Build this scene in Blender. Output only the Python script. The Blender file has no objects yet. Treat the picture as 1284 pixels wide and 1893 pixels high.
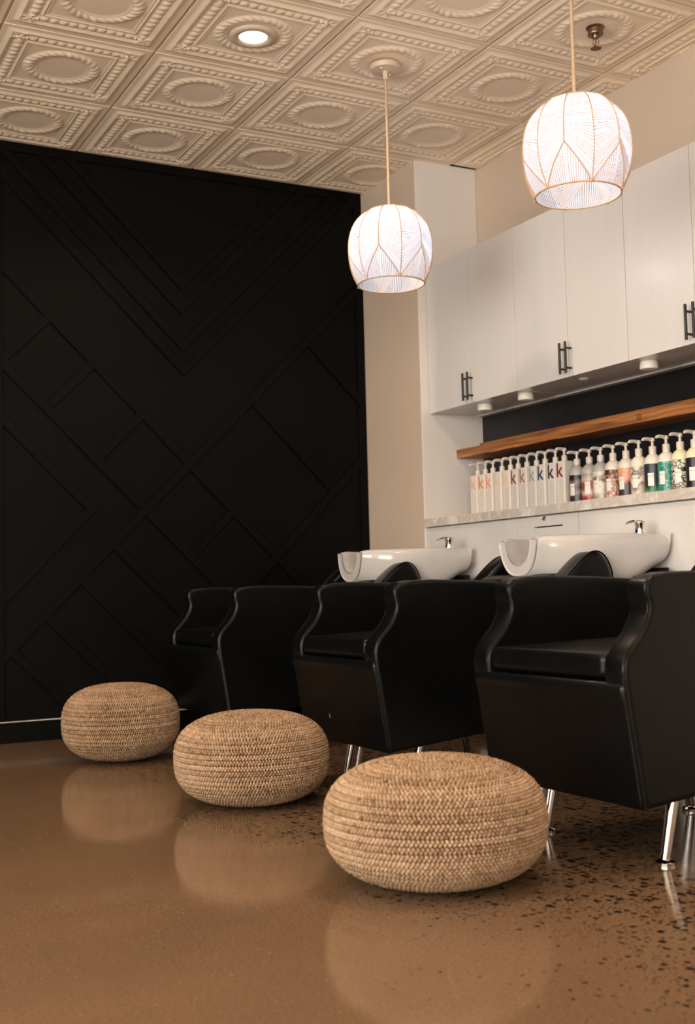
import bpy, bmesh, math, random
from mathutils import Vector, Matrix

random.seed(7)
scene = bpy.context.scene
col = scene.collection
PI = math.pi

# ------------------------------------------------------------------ camera
YAW, PITCH, ROLL = math.radians(27.874), math.radians(3.655), math.radians(-1.457)
CAM = Vector((-0.9404, -5.7273, 0.6894))
fw = Vector((math.sin(YAW) * math.cos(PITCH), math.cos(YAW) * math.cos(PITCH), math.sin(PITCH)))
rt = Vector((math.cos(YAW), -math.sin(YAW), 0))
up = rt.cross(fw)
r2 = rt * math.cos(ROLL) + up * math.sin(ROLL)
u2 = up * math.cos(ROLL) - rt * math.sin(ROLL)
cd = bpy.data.cameras.new('camera')
cd.sensor_fit = 'VERTICAL'
cd.sensor_height = 36.0
cd.lens = 2187.8 * 36.0 / 1893.0
cd.clip_start = 0.05
cd.dof.use_dof = True
cd.dof.focus_distance = 4.1
cd.dof.aperture_fstop = 4.0
cam = bpy.data.objects.new('camera', cd)
col.objects.link(cam)
cam.matrix_world = Matrix(((r2.x, u2.x, -fw.x, CAM.x), (r2.y, u2.y, -fw.y, CAM.y), (r2.z, u2.z, -fw.z, CAM.z), (0, 0, 0, 1)))
scene.camera = cam

# ------------------------------------------------------------------ world, exposure
world = bpy.data.worlds.new('overcast_sky')
scene.world = world
world.use_nodes = True
bg = world.node_tree.nodes['Background']
bg.inputs[0].default_value = (1.0, 0.90, 0.81, 1)
bg.inputs[1].default_value = 15.0
vs = scene.view_settings
vs.view_transform = 'Standard'
vs.look = 'None'
vs.exposure = 0.0
vs.gamma = 1.0
vs.use_curve_mapping = False

WARM = (1.0, 0.76, 0.55)
DOWNLIGHT_W = 14.0
PENDANT_W = 2.8
PUCK_W = 0.0

# ------------------------------------------------------------------ room dimensions
HC = 2.90            # ceiling
XP = 2.219           # face of the pillar and of the counter
XW = 2.60            # right wall
YP = -0.59           # front of the pillar
T = 0.61             # ceiling grid
XL = -6 * T          # left wall
Y0 = -0.6086
YF = Y0 - 13 * T     # wall behind the camera

# ------------------------------------------------------------------ helpers
def nodes_mat(name):
    m = bpy.data.materials.new(name)
    m.use_nodes = True
    nt = m.node_tree
    return m, nt, nt.nodes['Principled BSDF']

def lin(c):
    return tuple(((x / 255.0) / 12.92 if x / 255.0 <= 0.04045 else ((x / 255.0 + 0.055) / 1.055) ** 2.4) for x in c) + (1,)

def mat(name, color, rough=0.5, metal=0.0, spec=0.5, var=0.0, scale=8.0, bump=0.0, bscale=60.0, stretch=(1, 1, 1), coat=0.0, emit=None, estr=0.0):
    m, nt, b = nodes_mat(name)
    b.inputs['Base Color'].default_value = tuple(color[:3]) + (1,)
    b.inputs['Roughness'].default_value = rough
    b.inputs['Metallic'].default_value = metal
    b.inputs['Specular IOR Level'].default_value = spec
    b.inputs['Coat Weight'].default_value = coat
    tc = nt.nodes.new('ShaderNodeTexCoord')
    mp = nt.nodes.new('ShaderNodeMapping')
    mp.inputs['Scale'].default_value = stretch
    nt.links.new(tc.outputs['Object'], mp.inputs['Vector'])
    if var > 0:
        n = nt.nodes.new('ShaderNodeTexNoise')
        n.inputs['Scale'].default_value = scale
        n.inputs['Detail'].default_value = 5
        nt.links.new(mp.outputs[0], n.inputs['Vector'])
        r = nt.nodes.new('ShaderNodeValToRGB')
        r.color_ramp.elements[0].position = 0.3
        r.color_ramp.elements[1].position = 0.7
        r.color_ramp.elements[0].color = tuple(max(0, c * (1 - var)) for c in color[:3]) + (1,)
        r.color_ramp.elements[1].color = tuple(min(1, c * (1 + var)) for c in color[:3]) + (1,)
        nt.links.new(n.outputs['Fac'], r.inputs[0])
        nt.links.new(r.outputs[0], b.inputs['Base Color'])
    if bump > 0:
        n2 = nt.nodes.new('ShaderNodeTexNoise')
        n2.inputs['Scale'].default_value = bscale
        n2.inputs['Detail'].default_value = 3
        nt.links.new(mp.outputs[0], n2.inputs['Vector'])
        bp = nt.nodes.new('ShaderNodeBump')
        bp.inputs['Strength'].default_value = bump
        bp.inputs['Distance'].default_value = 0.005
        nt.links.new(n2.outputs['Fac'], bp.inputs['Height'])
        nt.links.new(bp.outputs[0], b.inputs['Normal'])
    if emit:
        b.inputs['Emission Color'].default_value = tuple(emit[:3]) + (1,)
        b.inputs['Emission Strength'].default_value = estr
    return m

class MB:
    def __init__(self):
        self.v = []; self.f = []
    def add(self, vs_, fs_):
        o = len(self.v)
        self.v += [tuple(p) for p in vs_]
        self.f += [tuple(i + o for i in f) for f in fs_]
        return self
    def box(self, x0, x1, y0, y1, z0, z1):
        vv = [(x, y, z) for x in (x0, x1) for y in (y0, y1) for z in (z0, z1)]
        return self.add(vv, [(0, 1, 3, 2), (4, 6, 7, 5), (0, 4, 5, 1), (2, 3, 7, 6), (0, 2, 6, 4), (1, 5, 7, 3)])
    def tube(self, pts, rad, n=8, cap=True):
        pts = [Vector(p) for p in pts]
        rads = rad if isinstance(rad, (list, tuple)) else [rad] * len(pts)
        vv = []; ff = []
        prev = None
        for i, p in enumerate(pts):
            a = pts[max(0, i - 1)]; b = pts[min(len(pts) - 1, i + 1)]
            t = (b - a).normalized()
            ref = prev if prev is not None else (Vector((0, 0, 1)) if abs(t.z) < 0.9 else Vector((1, 0, 0)))
            s = t.cross(ref)
            if s.length < 1e-6:
                s = t.cross(Vector((0, 1, 0)))
            s.normalize(); q = s.cross(t).normalized(); prev = q
            for k in range(n):
                an = 2 * PI * k / n
                vv.append(p + (s * math.cos(an) + q * math.sin(an)) * rads[i])
        for i in range(len(pts) - 1):
            for k in range(n):
                ff.append((i * n + k, i * n + (k + 1) % n, (i + 1) * n + (k + 1) % n, (i + 1) * n + k))
        if cap:
            ff.append(tuple(range(n - 1, -1, -1)))
            ff.append(tuple((len(pts) - 1) * n + k for k in range(n)))
        return self.add(vv, ff)
    def lathe(self, prof, n=24, c=(0, 0, 0)):
        # prof: (r,z) list
        vv = []; ff = []
        for r, z in prof:
            for k in range(n):
                an = 2 * PI * k / n
                vv.append((c[0] + r * math.cos(an), c[1] + r * math.sin(an), c[2] + z))
        for i in range(len(prof) - 1):
            for k in range(n):
                ff.append((i * n + k, i * n + (k + 1) % n, (i + 1) * n + (k + 1) % n, (i + 1) * n + k))
        if prof[0][0] > 1e-5: ff.append(tuple(range(n - 1, -1, -1)))
        if prof[-1][0] > 1e-5: ff.append(tuple((len(prof) - 1) * n + k for k in range(n)))
        return self.add(vv, ff)
    def rprism(self, prof, y0, y1, r, seg=4):
        # (x,z) outline extruded along y with rounded edges
        n = len(prof)
        area = sum(prof[i][0] * prof[(i + 1) % n][1] - prof[(i + 1) % n][0] * prof[i][1] for i in range(n))
        sg = 1 if area > 0 else -1
        nor = []
        for i in range(n):
            a = Vector(prof[i - 1]); b = Vector(prof[i]); c_ = Vector(prof[(i + 1) % n])
            e1 = (b - a).normalized(); e2 = (c_ - b).normalized()
            n1 = Vector((e1.y, -e1.x)) * sg; n2 = Vector((e2.y, -e2.x)) * sg
            m = n1 + n2
            m = m / max(m.length_squared, 0.6) * 2
            nor.append(m)
        layers = [(r + 0.002, y0)]      # flat margin so the broad faces shade flat
        for k in range(seg + 1):
            an = k / seg * PI / 2
            layers.append((r * (1 - math.sin(an)), y0 + r * (1 - math.cos(an))))
        layers += [(i_, y1 - (y - y0)) for i_, y in reversed(layers)]
        vv = []; ff = []
        for ins, y in layers:
            for i in range(n):
                p = Vector(prof[i]) - nor[i] * ins
                vv.append((p.x, y, p.y))
        L = len(layers)
        for l in range(L - 1):
            for i in range(n):
                q = (l * n + i, l * n + (i + 1) % n, (l + 1) * n + (i + 1) % n, (l + 1) * n + i)
                ff.append(q if sg < 0 else q[::-1])
        c0 = tuple(range(n)); c1 = tuple((L - 1) * n + i for i in range(n))
        ff.append(c0 if sg > 0 else c0[::-1]); ff.append(c1[::-1] if sg > 0 else c1)
        return self.add(vv, ff)
    def rbox(self, x0, x1, y0, y1, z0, z1, r, n=4, crown=0.0):
        # rounded box, optional crown on top
        def axis(a, b):
            k = [a + r * (1 - math.cos(i / n * PI / 2)) for i in range(n + 1)]
            mid = [a + r + (b - a - 2 * r) * i / 6 for i in range(1, 6)]
            return k + mid + [a + b - t for t in reversed(k)]
        xs, ys, zs = axis(x0, x1), axis(y0, y1), axis(z0, z1)
        lo = Vector((x0 + r, y0 + r, z0 + r)); hi = Vector((x1 - r, y1 - r, z1 - r))
        idx = {}; vv = []; ff = []
        def pt(i, j, k):
            key = (i, j, k)
            if key in idx: return idx[key]
            p = Vector((xs[i], ys[j], zs[k]))
            c = Vector((min(max(p.x, lo.x), hi.x), min(max(p.y, lo.y), hi.y), min(max(p.z, lo.z), hi.z)))
            d = p - c
            if d.length > 1e-9:
                p = c + d.normalized() * r
            if crown and p.z > (z0 + z1) / 2:
                a = 2 * (p.x - x0) / (x1 - x0) - 1; b = 2 * (p.y - y0) / (y1 - y0) - 1
                p.z += crown * (1 - a * a) * (1 - b * b)
            vv.append(tuple(p)); idx[key] = len(vv) - 1
            return idx[key]
        N = (len(xs) - 1, len(ys) - 1, len(zs) - 1)
        for ax in range(3):
            o1, o2 = [(1, 2), (2, 0), (0, 1)][ax]
            for side in (0, N[ax]):
                for a in range(N[o1]):
                    for b in range(N[o2]):
                        q = []
                        for da, db in ((0, 0), (1, 0), (1, 1), (0, 1)):
                            t = [0, 0, 0]; t[ax] = side; t[o1] = a + da; t[o2] = b + db
                            q.append(pt(*t))
                        ff.append(tuple(q) if side else tuple(q[::-1]))
        return self.add(vv, ff)
    def mesh(self, name, smooth=False, angle=None):
        me = bpy.data.meshes.new(name)
        me.from_pydata(self.v, [], self.f)
        me.update()
        if smooth:
            for p in me.polygons: p.use_smooth = True
            if angle:
                bm = bmesh.new(); bm.from_mesh(me)
                for e in bm.edges:
                    if len(e.link_faces) == 2 and e.calc_face_angle(0) > math.radians(angle): e.smooth = False
                bm.to_mesh(me); bm.free()
        return me
    def build(self, name, m, parent=None, smooth=False, angle=40, bevel=0.0):
        return link(name, self.mesh(name, smooth, angle), m, parent, bevel)

def link(name, me, m, parent=None, bevel=0.0):
    if m is not None and not me.materials: me.materials.append(m)
    o = bpy.data.objects.new(name, me)
    col.objects.link(o)
    if parent is not None: o.parent = parent
    if bevel:
        md = o.modifiers.new('bevel', 'BEVEL'); md.width = bevel; md.segments = 2; md.limit_method = 'ANGLE'
    return o

def tag(o, label=None, cat=None, group=None, kind=None):
    if label: o['label'] = label
    if cat: o['category'] = cat
    if group: o['group'] = group
    if kind: o['kind'] = kind
    return o

def thing(name, loc, label, cat, group=None, rz=0):
    o = bpy.data.objects.new(name, None)
    o.empty_display_size = 0.05
    col.objects.link(o)
    o.location = loc; o.rotation_euler = (0, 0, rz)
    return tag(o, label, cat, group)

def copy_tree(o, parent=None):
    c = o.copy(); col.objects.link(c)
    if parent is not None: c.parent = parent
    for ch in list(o.children): copy_tree(ch, c)
    return c

def smooth_curve(pts, sub=4):
    out = []
    n = len(pts)
    for i in range(n - 1):
        p0 = Vector(pts[max(0, i - 1)]); p1 = Vector(pts[i]); p2 = Vector(pts[i + 1]); p3 = Vector(pts[min(n - 1, i + 2)])
        for s in range(sub):
            t = s / sub
            out.append(tuple(0.5 * ((2 * p1) + (-p0 + p2) * t + (2 * p0 - 5 * p1 + 4 * p2 - p3) * t * t + (-p0 + 3 * p1 - 3 * p2 + p3) * t ** 3)))
    out.append(tuple(pts[-1]))
    return out

# ------------------------------------------------------------------ materials
M = {}
M['ceiling'] = mat('ceiling_tile_paint', (0.88, 0.73, 0.575), 0.42, var=0.05, scale=3)
M['gridbar'] = mat('grid_bar_paint', (0.74, 0.62, 0.50), 0.5, var=0.05)
M['plenum'] = mat('plenum_dark', (0.10, 0.08, 0.06), 0.9, var=0.1)
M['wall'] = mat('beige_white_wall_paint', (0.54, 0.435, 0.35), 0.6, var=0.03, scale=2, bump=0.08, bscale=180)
M['wallpale'] = mat('pale_pillar_front', (0.68, 0.645, 0.62), 0.55, var=0.03, scale=2, bump=0.06, bscale=180)
M['dark'] = mat('black_wall_paint', (0.0022, 0.0020, 0.0019), 0.48, spec=0.09, var=0.25, scale=1.6, bump=0.15, bscale=40)
M['splash'] = mat('black_backsplash_paint', (0.010, 0.010, 0.012), 0.4, spec=0.35, var=0.2)
M['chip'] = mat('bare_primer_edge', (0.42, 0.38, 0.37), 0.6, var=0.3, scale=20)
M['cab'] = mat('white_laminate', (0.605, 0.582, 0.575), 0.22, spec=0.4, var=0.014, scale=6, stretch=(1, 6, 0.6))
M['cabin'] = mat('cabinet_carcass', (0.58, 0.53, 0.48), 0.5, var=0.04)
M['gap'] = mat('shadow_gap_core', (0.05, 0.04, 0.035), 0.9, var=0.1)
M['blackmetal'] = mat('matt_black_metal', (0.012, 0.012, 0.012), 0.35, metal=0.3, var=0.1)
M['plastic'] = mat('white_plastic', (0.80, 0.77, 0.72), 0.35, var=0.03)
M['chrome'] = mat('polished_chrome', (0.75, 0.74, 0.73), 0.10, metal=1.0, var=0.03)
M['brass'] = mat('aged_bronze', (0.22, 0.15, 0.10), 0.35, metal=1.0, var=0.2)
M['ceramic'] = mat('white_glazed_ceramic', (0.50, 0.475, 0.465), 0.12, var=0.015, coat=0.5)
M['leather'] = mat('black_leather', (0.0022, 0.0024, 0.0026), 0.29, spec=0.21, var=0.25, scale=5, bump=0.10, bscale=220)
M['jutecore'] = mat('jute_core', (0.16, 0.085, 0.04), 0.9, var=0.3, scale=30)
M['tan'] = mat('tan_cord', (0.50, 0.34, 0.20), 0.7, var=0.15, scale=60)
M['cord'] = mat('woven_flex', (0.50, 0.35, 0.23), 0.8, var=0.2, scale=200)
M['canopy'] = mat('canopy_enamel', (0.60, 0.48, 0.36), 0.4, var=0.03)
M['ink'] = mat('grey_ink', (0.45, 0.42, 0.40), 0.6, var=0.1)
M['pumpwhite'] = mat('pump_white', (0.62, 0.57, 0.52), 0.35, var=0.03)
M['frame'] = mat('window_frame_white', (0.7, 0.68, 0.65), 0.4, var=0.03)

def mat_floor():
    m, nt, b = nodes_mat('polished_concrete')
    N = nt.nodes.new; Lk = nt.links.new
    tc = N('ShaderNodeTexCoord')
    def noise(scale, detail=5, rough=0.55):
        n = N('ShaderNodeTexNoise'); n.inputs['Scale'].default_value = scale; n.inputs['Detail'].default_value = detail
        n.inputs['Roughness'].default_value = rough
        Lk(tc.outputs['Object'], n.inputs['Vector']); return n.outputs['Fac']
    def ramp(src, stops):
        r = N('ShaderNodeValToRGB')
        while len(r.color_ramp.elements) < len(stops): r.color_ramp.elements.new(0.5)
        for e, (p, c) in zip(r.color_ramp.elements, stops):
            e.position = p; e.color = c if len(c) == 4 else tuple(c) + (1,)
        Lk(src, r.inputs[0]); return r.outputs[0]
    def mix(fac, a, bb, mode='MIX'):
        x = N('ShaderNodeMix'); x.data_type = 'RGBA'; x.blend_type = mode
        if isinstance(fac, float): x.inputs['Factor'].default_value = fac
        else: Lk(fac, x.inputs['Factor'])
        for s, k in ((a, 'A'), (bb, 'B')):
            if isinstance(s, tuple): x.inputs[6 if k == 'A' else 7].default_value = s
            else: Lk(s, x.inputs[6 if k == 'A' else 7])
        return x.outputs[2]
    def math_(op, a, bb):
        x = N('ShaderNodeMath'); x.operation = op; x.use_clamp = True
        for i, s in enumerate((a, bb)):
            if isinstance(s, (int, float)): x.inputs[i].default_value = s
            else: Lk(s, x.inputs[i])
        return x.outputs[0]
    base = ramp(noise(1.1, 6, 0.6), [(0.3, (0.130, 0.081, 0.047)), (0.55, (0.166, 0.099, 0.055)), (0.75, (0.19, 0.121, 0.073))])
    fine = ramp(noise(150, 4, 0.75), [(0.32, (0.66, 0.65, 0.64)), (0.68, (1.18, 1.18, 1.18))])
    colr = mix(1.0, base, fine, 'MULTIPLY')
    # exposed aggregate: dense under the chairs, sparse elsewhere
    sep = N('ShaderNodeSeparateXYZ'); Lk(tc.outputs['Object'], sep.inputs[0])
    mr = N('ShaderNodeMapRange'); mr.inputs[1].default_value = -0.05; mr.inputs[2].default_value = 0.70
    big = noise(1.7, 3)
    ad = N('ShaderNodeMath'); ad.operation = 'MULTIPLY_ADD'; Lk(big, ad.inputs[0]); ad.inputs[1].default_value = 0.9; Lk(sep.outputs[0], ad.inputs[2])
    sb = N('ShaderNodeMath'); sb.operation = 'SUBTRACT'; Lk(ad.outputs[0], sb.inputs[0]); sb.inputs[1].default_value = 0.45
    Lk(sb.outputs[0], mr.inputs[0])
    zone = mr.outputs[0]
    def chips(scale, lo, hi, rnd=1.0, zoned=False):
        v = N('ShaderNodeTexVoronoi'); v.voronoi_dimensions = '2D'; v.inputs['Scale'].default_value = scale; v.inputs['Randomness'].default_value = rnd
        w = N('ShaderNodeTexNoise'); w.inputs['Scale'].default_value = scale * 1.3
        Lk(tc.outputs['Object'], w.inputs['Vector'])
        mx = N('ShaderNodeVectorMath'); mx.operation = 'MULTIPLY_ADD'
        Lk(w.outputs['Color'], mx.inputs[0]); mx.inputs[1].default_value = (0.6 / scale,) * 3; Lk(tc.outputs['Object'], mx.inputs[2])
        Lk(mx.outputs[0], v.inputs['Vector'])
        sc = N('ShaderNodeSeparateColor'); Lk(v.outputs['Color'], sc.inputs[0])
        size = N('ShaderNodeMapRange'); Lk(sc.outputs[0], size.inputs[0]); size.inputs[3].default_value = lo; size.inputs[4].default_value = hi
        so = size.outputs[0]
        if zoned:       # fewer and smaller chips towards the edge of the ground area
            zz = N('ShaderNodeMath'); zz.operation = 'MULTIPLY_ADD'; Lk(zone, zz.inputs[0]); zz.inputs[1].default_value = 0.55; Lk(so, zz.inputs[2])
            z2 = N('ShaderNodeMath'); z2.operation = 'SUBTRACT'; Lk(zz.outputs[0], z2.inputs[0]); z2.inputs[1].default_value = 0.55
            so = z2.outputs[0]
        lt = N('ShaderNodeMath'); lt.operation = 'LESS_THAN'; Lk(v.outputs['Distance'], lt.inputs[0]); Lk(so, lt.inputs[1])
        return lt.outputs[0], sc.outputs[1]
    c1, t1 = chips(44, -0.30, 0.50, 1.0, True)
    c2, t2 = chips(90, -0.30, 0.48, 1.0, True)
    dark, dark2 = c1, c2
    colr = mix(dark, colr, (0.010, 0.007, 0.005, 1))
    colr = mix(dark2, colr, (0.016, 0.010, 0.007, 1))
    c3, t3 = chips(48, -2.6, 0.16)
    colr = mix(math_('MULTIPLY', c3, 0.5), colr, (0.04, 0.026, 0.018, 1))
    c4, t4 = chips(90, -3.2, 0.2)
    colr = mix(math_('MULTIPLY', c4, 0.6), colr, (0.36, 0.26, 0.18, 1))
    Lk(colr, b.inputs['Base Color'])
    Lk(ramp(noise(3.0, 5), [(0.3, (0.07,) * 3), (0.7, (0.13,) * 3)]), b.inputs['Roughness'])
    b.inputs['Specular IOR Level'].default_value = 0.30
    bp = N('ShaderNodeBump'); bp.inputs['Strength'].default_value = 0.02; bp.inputs['Distance'].default_value = 0.002
    Lk(noise(120, 3), bp.inputs['Height']); Lk(bp.outputs[0], b.inputs['Normal'])
    return m
M['floor'] = mat_floor()

def mat_wood():
    m, nt, b = nodes_mat('oiled_pine')
    N = nt.nodes.new; Lk = nt.links.new
    tc = N('ShaderNodeTexCoord'); mp = N('ShaderNodeMapping'); mp.inputs['Scale'].default_value = (14, 1.2, 22)
    Lk(tc.outputs['Object'], mp.inputs['Vector'])
    n = N('ShaderNodeTexNoise'); n.inputs['Scale'].default_value = 2.2; n.inputs['Detail'].default_value = 8; n.inputs['Distortion'].default_value = 0.8
    Lk(mp.outputs[0], n.inputs['Vector'])
    r = N('ShaderNodeValToRGB')
    r.color_ramp.elements[0].position = 0.32; r.color_ramp.elements[0].color = (0.13, 0.045, 0.013, 1)
    r.color_ramp.elements[1].position = 0.68; r.color_ramp.elements[1].color = (0.42, 0.17, 0.055, 1)
    Lk(n.outputs['Fac'], r.inputs[0]); Lk(r.outputs[0], b.inputs['Base Color'])
    b.inputs['Roughness'].default_value = 0.5
    bp = N('ShaderNodeBump'); bp.inputs['Strength'].default_value = 0.3; bp.inputs['Distance'].default_value = 0.003
    Lk(n.outputs['Fac'], bp.inputs['Height']); Lk(bp.outputs[0], b.inputs['Normal'])
    return m
M['wood'] = mat_wood()

def mat_marble():
    m, nt, b = nodes_mat('speckled_counter')
    N = nt.nodes.new; Lk = nt.links.new
    tc = N('ShaderNodeTexCoord')
    n = N('ShaderNodeTexNoise'); n.inputs['Scale'].default_value = 9; n.inputs['Detail'].default_value = 8; n.inputs['Distortion'].default_value = 1.6
    Lk(tc.outputs['Object'], n.inputs['Vector'])
    r = N('ShaderNodeValToRGB')
    for e, (p, c) in zip([r.color_ramp.elements[0], r.color_ramp.elements[1], r.color_ramp.elements.new(0.5)], [(0.36, (0.60, 0.56, 0.52, 1)), (0.6, (0.63, 0.59, 0.55, 1)), (0.47, (0.48, 0.43, 0.385, 1))]):
        e.position = p; e.color = c
    Lk(n.outputs['Fac'], r.inputs[0]); Lk(r.outputs[0], b.inputs['Base Color'])
    b.inputs['Roughness'].default_value = 0.3
    return m
M['counter'] = mat_marble()

def mat_jute():
    m, nt, b = nodes_mat('braided_jute')
    N = nt.nodes.new; Lk = nt.links.new
    at = N('ShaderNodeAttribute'); at.attribute_name = 'tint'
    tc = N('ShaderNodeTexCoord')
    n = N('ShaderNodeTexNoise'); n.inputs['Scale'].default_value = 6; n.inputs['Detail'].default_value = 4
    Lk(tc.outputs['Object'], n.inputs['Vector'])
    ad = N('ShaderNodeMath'); ad.operation = 'MULTIPLY_ADD'; Lk(n.outputs['Fac'], ad.inputs[0]); ad.inputs[1].default_value = 0.5; Lk(at.outputs['Fac'], ad.inputs[2])
    sb = N('ShaderNodeMath'); sb.operation = 'SUBTRACT'; Lk(ad.outputs[0], sb.inputs[0]); sb.inputs[1].default_value = 0.25
    r = N('ShaderNodeValToRGB')
    st = [(0.0, (0.080, 0.045, 0.024, 1)), (0.22, (0.20, 0.122, 0.066, 1)), (0.55, (0.33, 0.215, 0.130, 1)), (1.0, (0.46, 0.33, 0.225, 1))]
    while len(r.color_ramp.elements) < 4: r.color_ramp.elements.new(0.5)
    for e, (p, c) in zip(r.color_ramp.elements, st): e.position = p; e.color = c
    Lk(sb.outputs[0], r.inputs[0]); Lk(r.outputs[0], b.inputs['Base Color'])
    b.inputs['Roughness'].default_value = 0.85
    b.inputs['Specular IOR Level'].default_value = 0.25
    f = N('ShaderNodeTexNoise'); f.inputs['Scale'].default_value = 400
    Lk(tc.outputs['Object'], f.inputs['Vector'])
    bp = N('ShaderNodeBump'); bp.inputs['Strength'].default_value = 0.4; bp.inputs['Distance'].default_value = 0.002
    Lk(f.outputs['Fac'], bp.inputs['Height']); Lk(bp.outputs[0], b.inputs['Normal'])
    return m
M['jute'] = mat_jute()

def mat_shade():
    m, nt, b = nodes_mat('white_cotton_shade')
    N = nt.nodes.new; Lk = nt.links.new
    out = nt.nodes['Material Output']
    nt.nodes.remove(b)
    t = N('ShaderNodeBsdfTranslucent'); t.inputs[0].default_value = (0.56, 0.62, 0.80, 1)
    d = N('ShaderNodeBsdfDiffuse'); d.inputs[0].default_value = (0.66, 0.70, 0.78, 1)
    mx = N('ShaderNodeMixShader'); mx.inputs[0].default_value = 0.5
    Lk(t.outputs[0], mx.inputs[1]); Lk(d.outputs[0], mx.inputs[2]); Lk(mx.outputs[0], out.inputs[0])
    return m
M['shade'] = mat_shade()

def mat_pane():
    m, nt, b = nodes_mat('window_glass')
    N = nt.nodes.new; Lk = nt.links.new
    out = nt.nodes['Material Output']; nt.nodes.remove(b)
    t = N('ShaderNodeBsdfTransparent'); t.inputs[0].default_value = (0.93, 0.95, 0.94, 1)
    g = N('ShaderNodeBsdfGlossy'); g.inputs['Roughness'].default_value = 0.02
    mx = N('ShaderNodeMixShader'); mx.inputs[0].default_value = 0.06
    Lk(t.outputs[0], mx.inputs[1]); Lk(g.outputs[0], mx.inputs[2]); Lk(mx.outputs[0], out.inputs[0])
    return m
M['pane'] = mat_pane()
M['lens'] = mat('lit_downlight_lens', (0.9, 0.9, 0.95), 0.4, emit=(0.86, 0.89, 1.0), estr=4.0)
M['puck'] = mat('puck_lens', (0.80, 0.76, 0.70), 0.4, var=0.02)

# ------------------------------------------------------------------ room shell
def struct(name, mb, m, parent=None, **k):
    o = mb.build(name, m, parent, **k)
    if parent is None: o['kind'] = 'structure'
    return o

struct('floor', MB().box(XL - 0.1, XW + 0.1, YF - 0.1, 0.1, -0.1, 0.0), M['floor'])
wall_back = struct('wall_back', MB().box(XL - 0.1, XW + 0.1, 0.0, 0.1, 0, HC), M['dark'])
struct('wall_right', MB().box(XW, XW + 0.1, YF, 0.0, 0, HC), M['wall'])
WINL_ADDED = [(-8.1, -5.6), (-5.3, -2.6)]  # unseen left windows, added to bring light to cabinet doors and ceiling
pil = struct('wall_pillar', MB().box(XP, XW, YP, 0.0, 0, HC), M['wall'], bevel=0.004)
pil.data.materials.append(M['wallpale'])  # paler wall colour for the pillar faces that look along y
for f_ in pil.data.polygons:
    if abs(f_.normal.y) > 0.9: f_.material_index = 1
YE = YP - 5 * 0.755 - 0.01      # far end of the cabinet run, out of the picture
struct('wall_pier', MB().box(XP, XW, YE - 0.6, YE, 0, HC), M['wall'], bevel=0.004)
struct('trim_backsplash', MB().box(XW - 0.006, XW, YE, YP, 1.028, 1.572), M['splash'])

# glazed shop-front wall behind the camera; unseen left windows added to light doors, ceiling
WINF = [(-3.3, -1.3)]
WZ0, WZ1 = 0.35, 2.6
def shop_wall(name, wins, a0, a1, n0, axis):
    # a runs along the wall; axis 'y': wall behind the camera, axis 'x': wall on the left
    def bx(mb, a, b, d0, d1, z0, z1):
        if axis == 'y': mb.box(a, b, YF - d1, YF - d0, z0, z1)
        else: mb.box(XL - d1, XL - d0, a, b, z0, z1)
        return mb
    fm = MB()
    xs = [a0] + [x for w_ in wins for x in w_] + [a1]
    for i in range(0, len(xs), 2): bx(fm, xs[i], xs[i + 1], 0, 0.1, 0, HC)
    for a, b in wins:
        bx(fm, a, b, 0, 0.1, 0, WZ0); bx(fm, a, b, 0, 0.1, WZ1, HC)
    struct(name, fm, M['wall'])
    for i, (a, b) in enumerate(wins):
        w = MB(); mid = (a + b) / 2
        bx(w, a, a + 0.05, 0.02, 0.08, WZ0, WZ1); bx(w, b - 0.05, b, 0.02, 0.08, WZ0, WZ1)
        bx(w, a + 0.05, b - 0.05, 0.02, 0.08, WZ0, WZ0 + 0.05); bx(w, a + 0.05, b - 0.05, 0.02, 0.08, WZ1 - 0.05, WZ1)
        bx(w, mid - 0.025, mid + 0.025, 0.02, 0.08, WZ0 + 0.05, WZ1 - 0.05)
        wo = struct('window_%d' % (n0 + i), w, M['frame'])
        for c, d in ((a + 0.05, mid - 0.025), (mid + 0.025, b - 0.05)):
            bx(MB(), c, d, 0.047, 0.053, WZ0 + 0.05, WZ1 - 0.05).build('pane', M['pane'], wo)
        ld = bpy.data.lights.new('window_portal', 'AREA'); ld.shape = 'RECTANGLE'; ld.size = b - a; ld.size_y = WZ1 - WZ0
        ld.cycles.is_portal = True
        lo = bpy.data.objects.new('window_portal', ld); col.objects.link(lo)
        if axis == 'y':
            lo.location = (mid, YF - 0.09, (WZ0 + WZ1) / 2); dr = Vector((0, 1, 0))
        else:
            lo.location = (XL - 0.09, mid, (WZ0 + WZ1) / 2); dr = Vector((1, 0, 0))
        lo.rotation_euler = dr.to_track_quat('-Z', 'Y').to_euler()
shop_wall('wall_front', WINF, XL - 0.1, XW + 0.1, 1, 'y')
shop_wall('wall_left', WINL_ADDED, YF, 0.0, 2, 'x')

# baseboards
bb = struct('baseboard_back', MB().box(XL, XP - 0.001, -0.016, 0.0, 0, 0.096), M['dark'])
MB().box(XL, XP - 0.001, -0.017, 0.0, 0.096, 0.1005).build('painted_edge', M['chip'], bb)
struct('baseboard_left', MB().box(XL, XL + 0.015, YF, -0.017, 0, 0.1), M['frame'])

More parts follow.
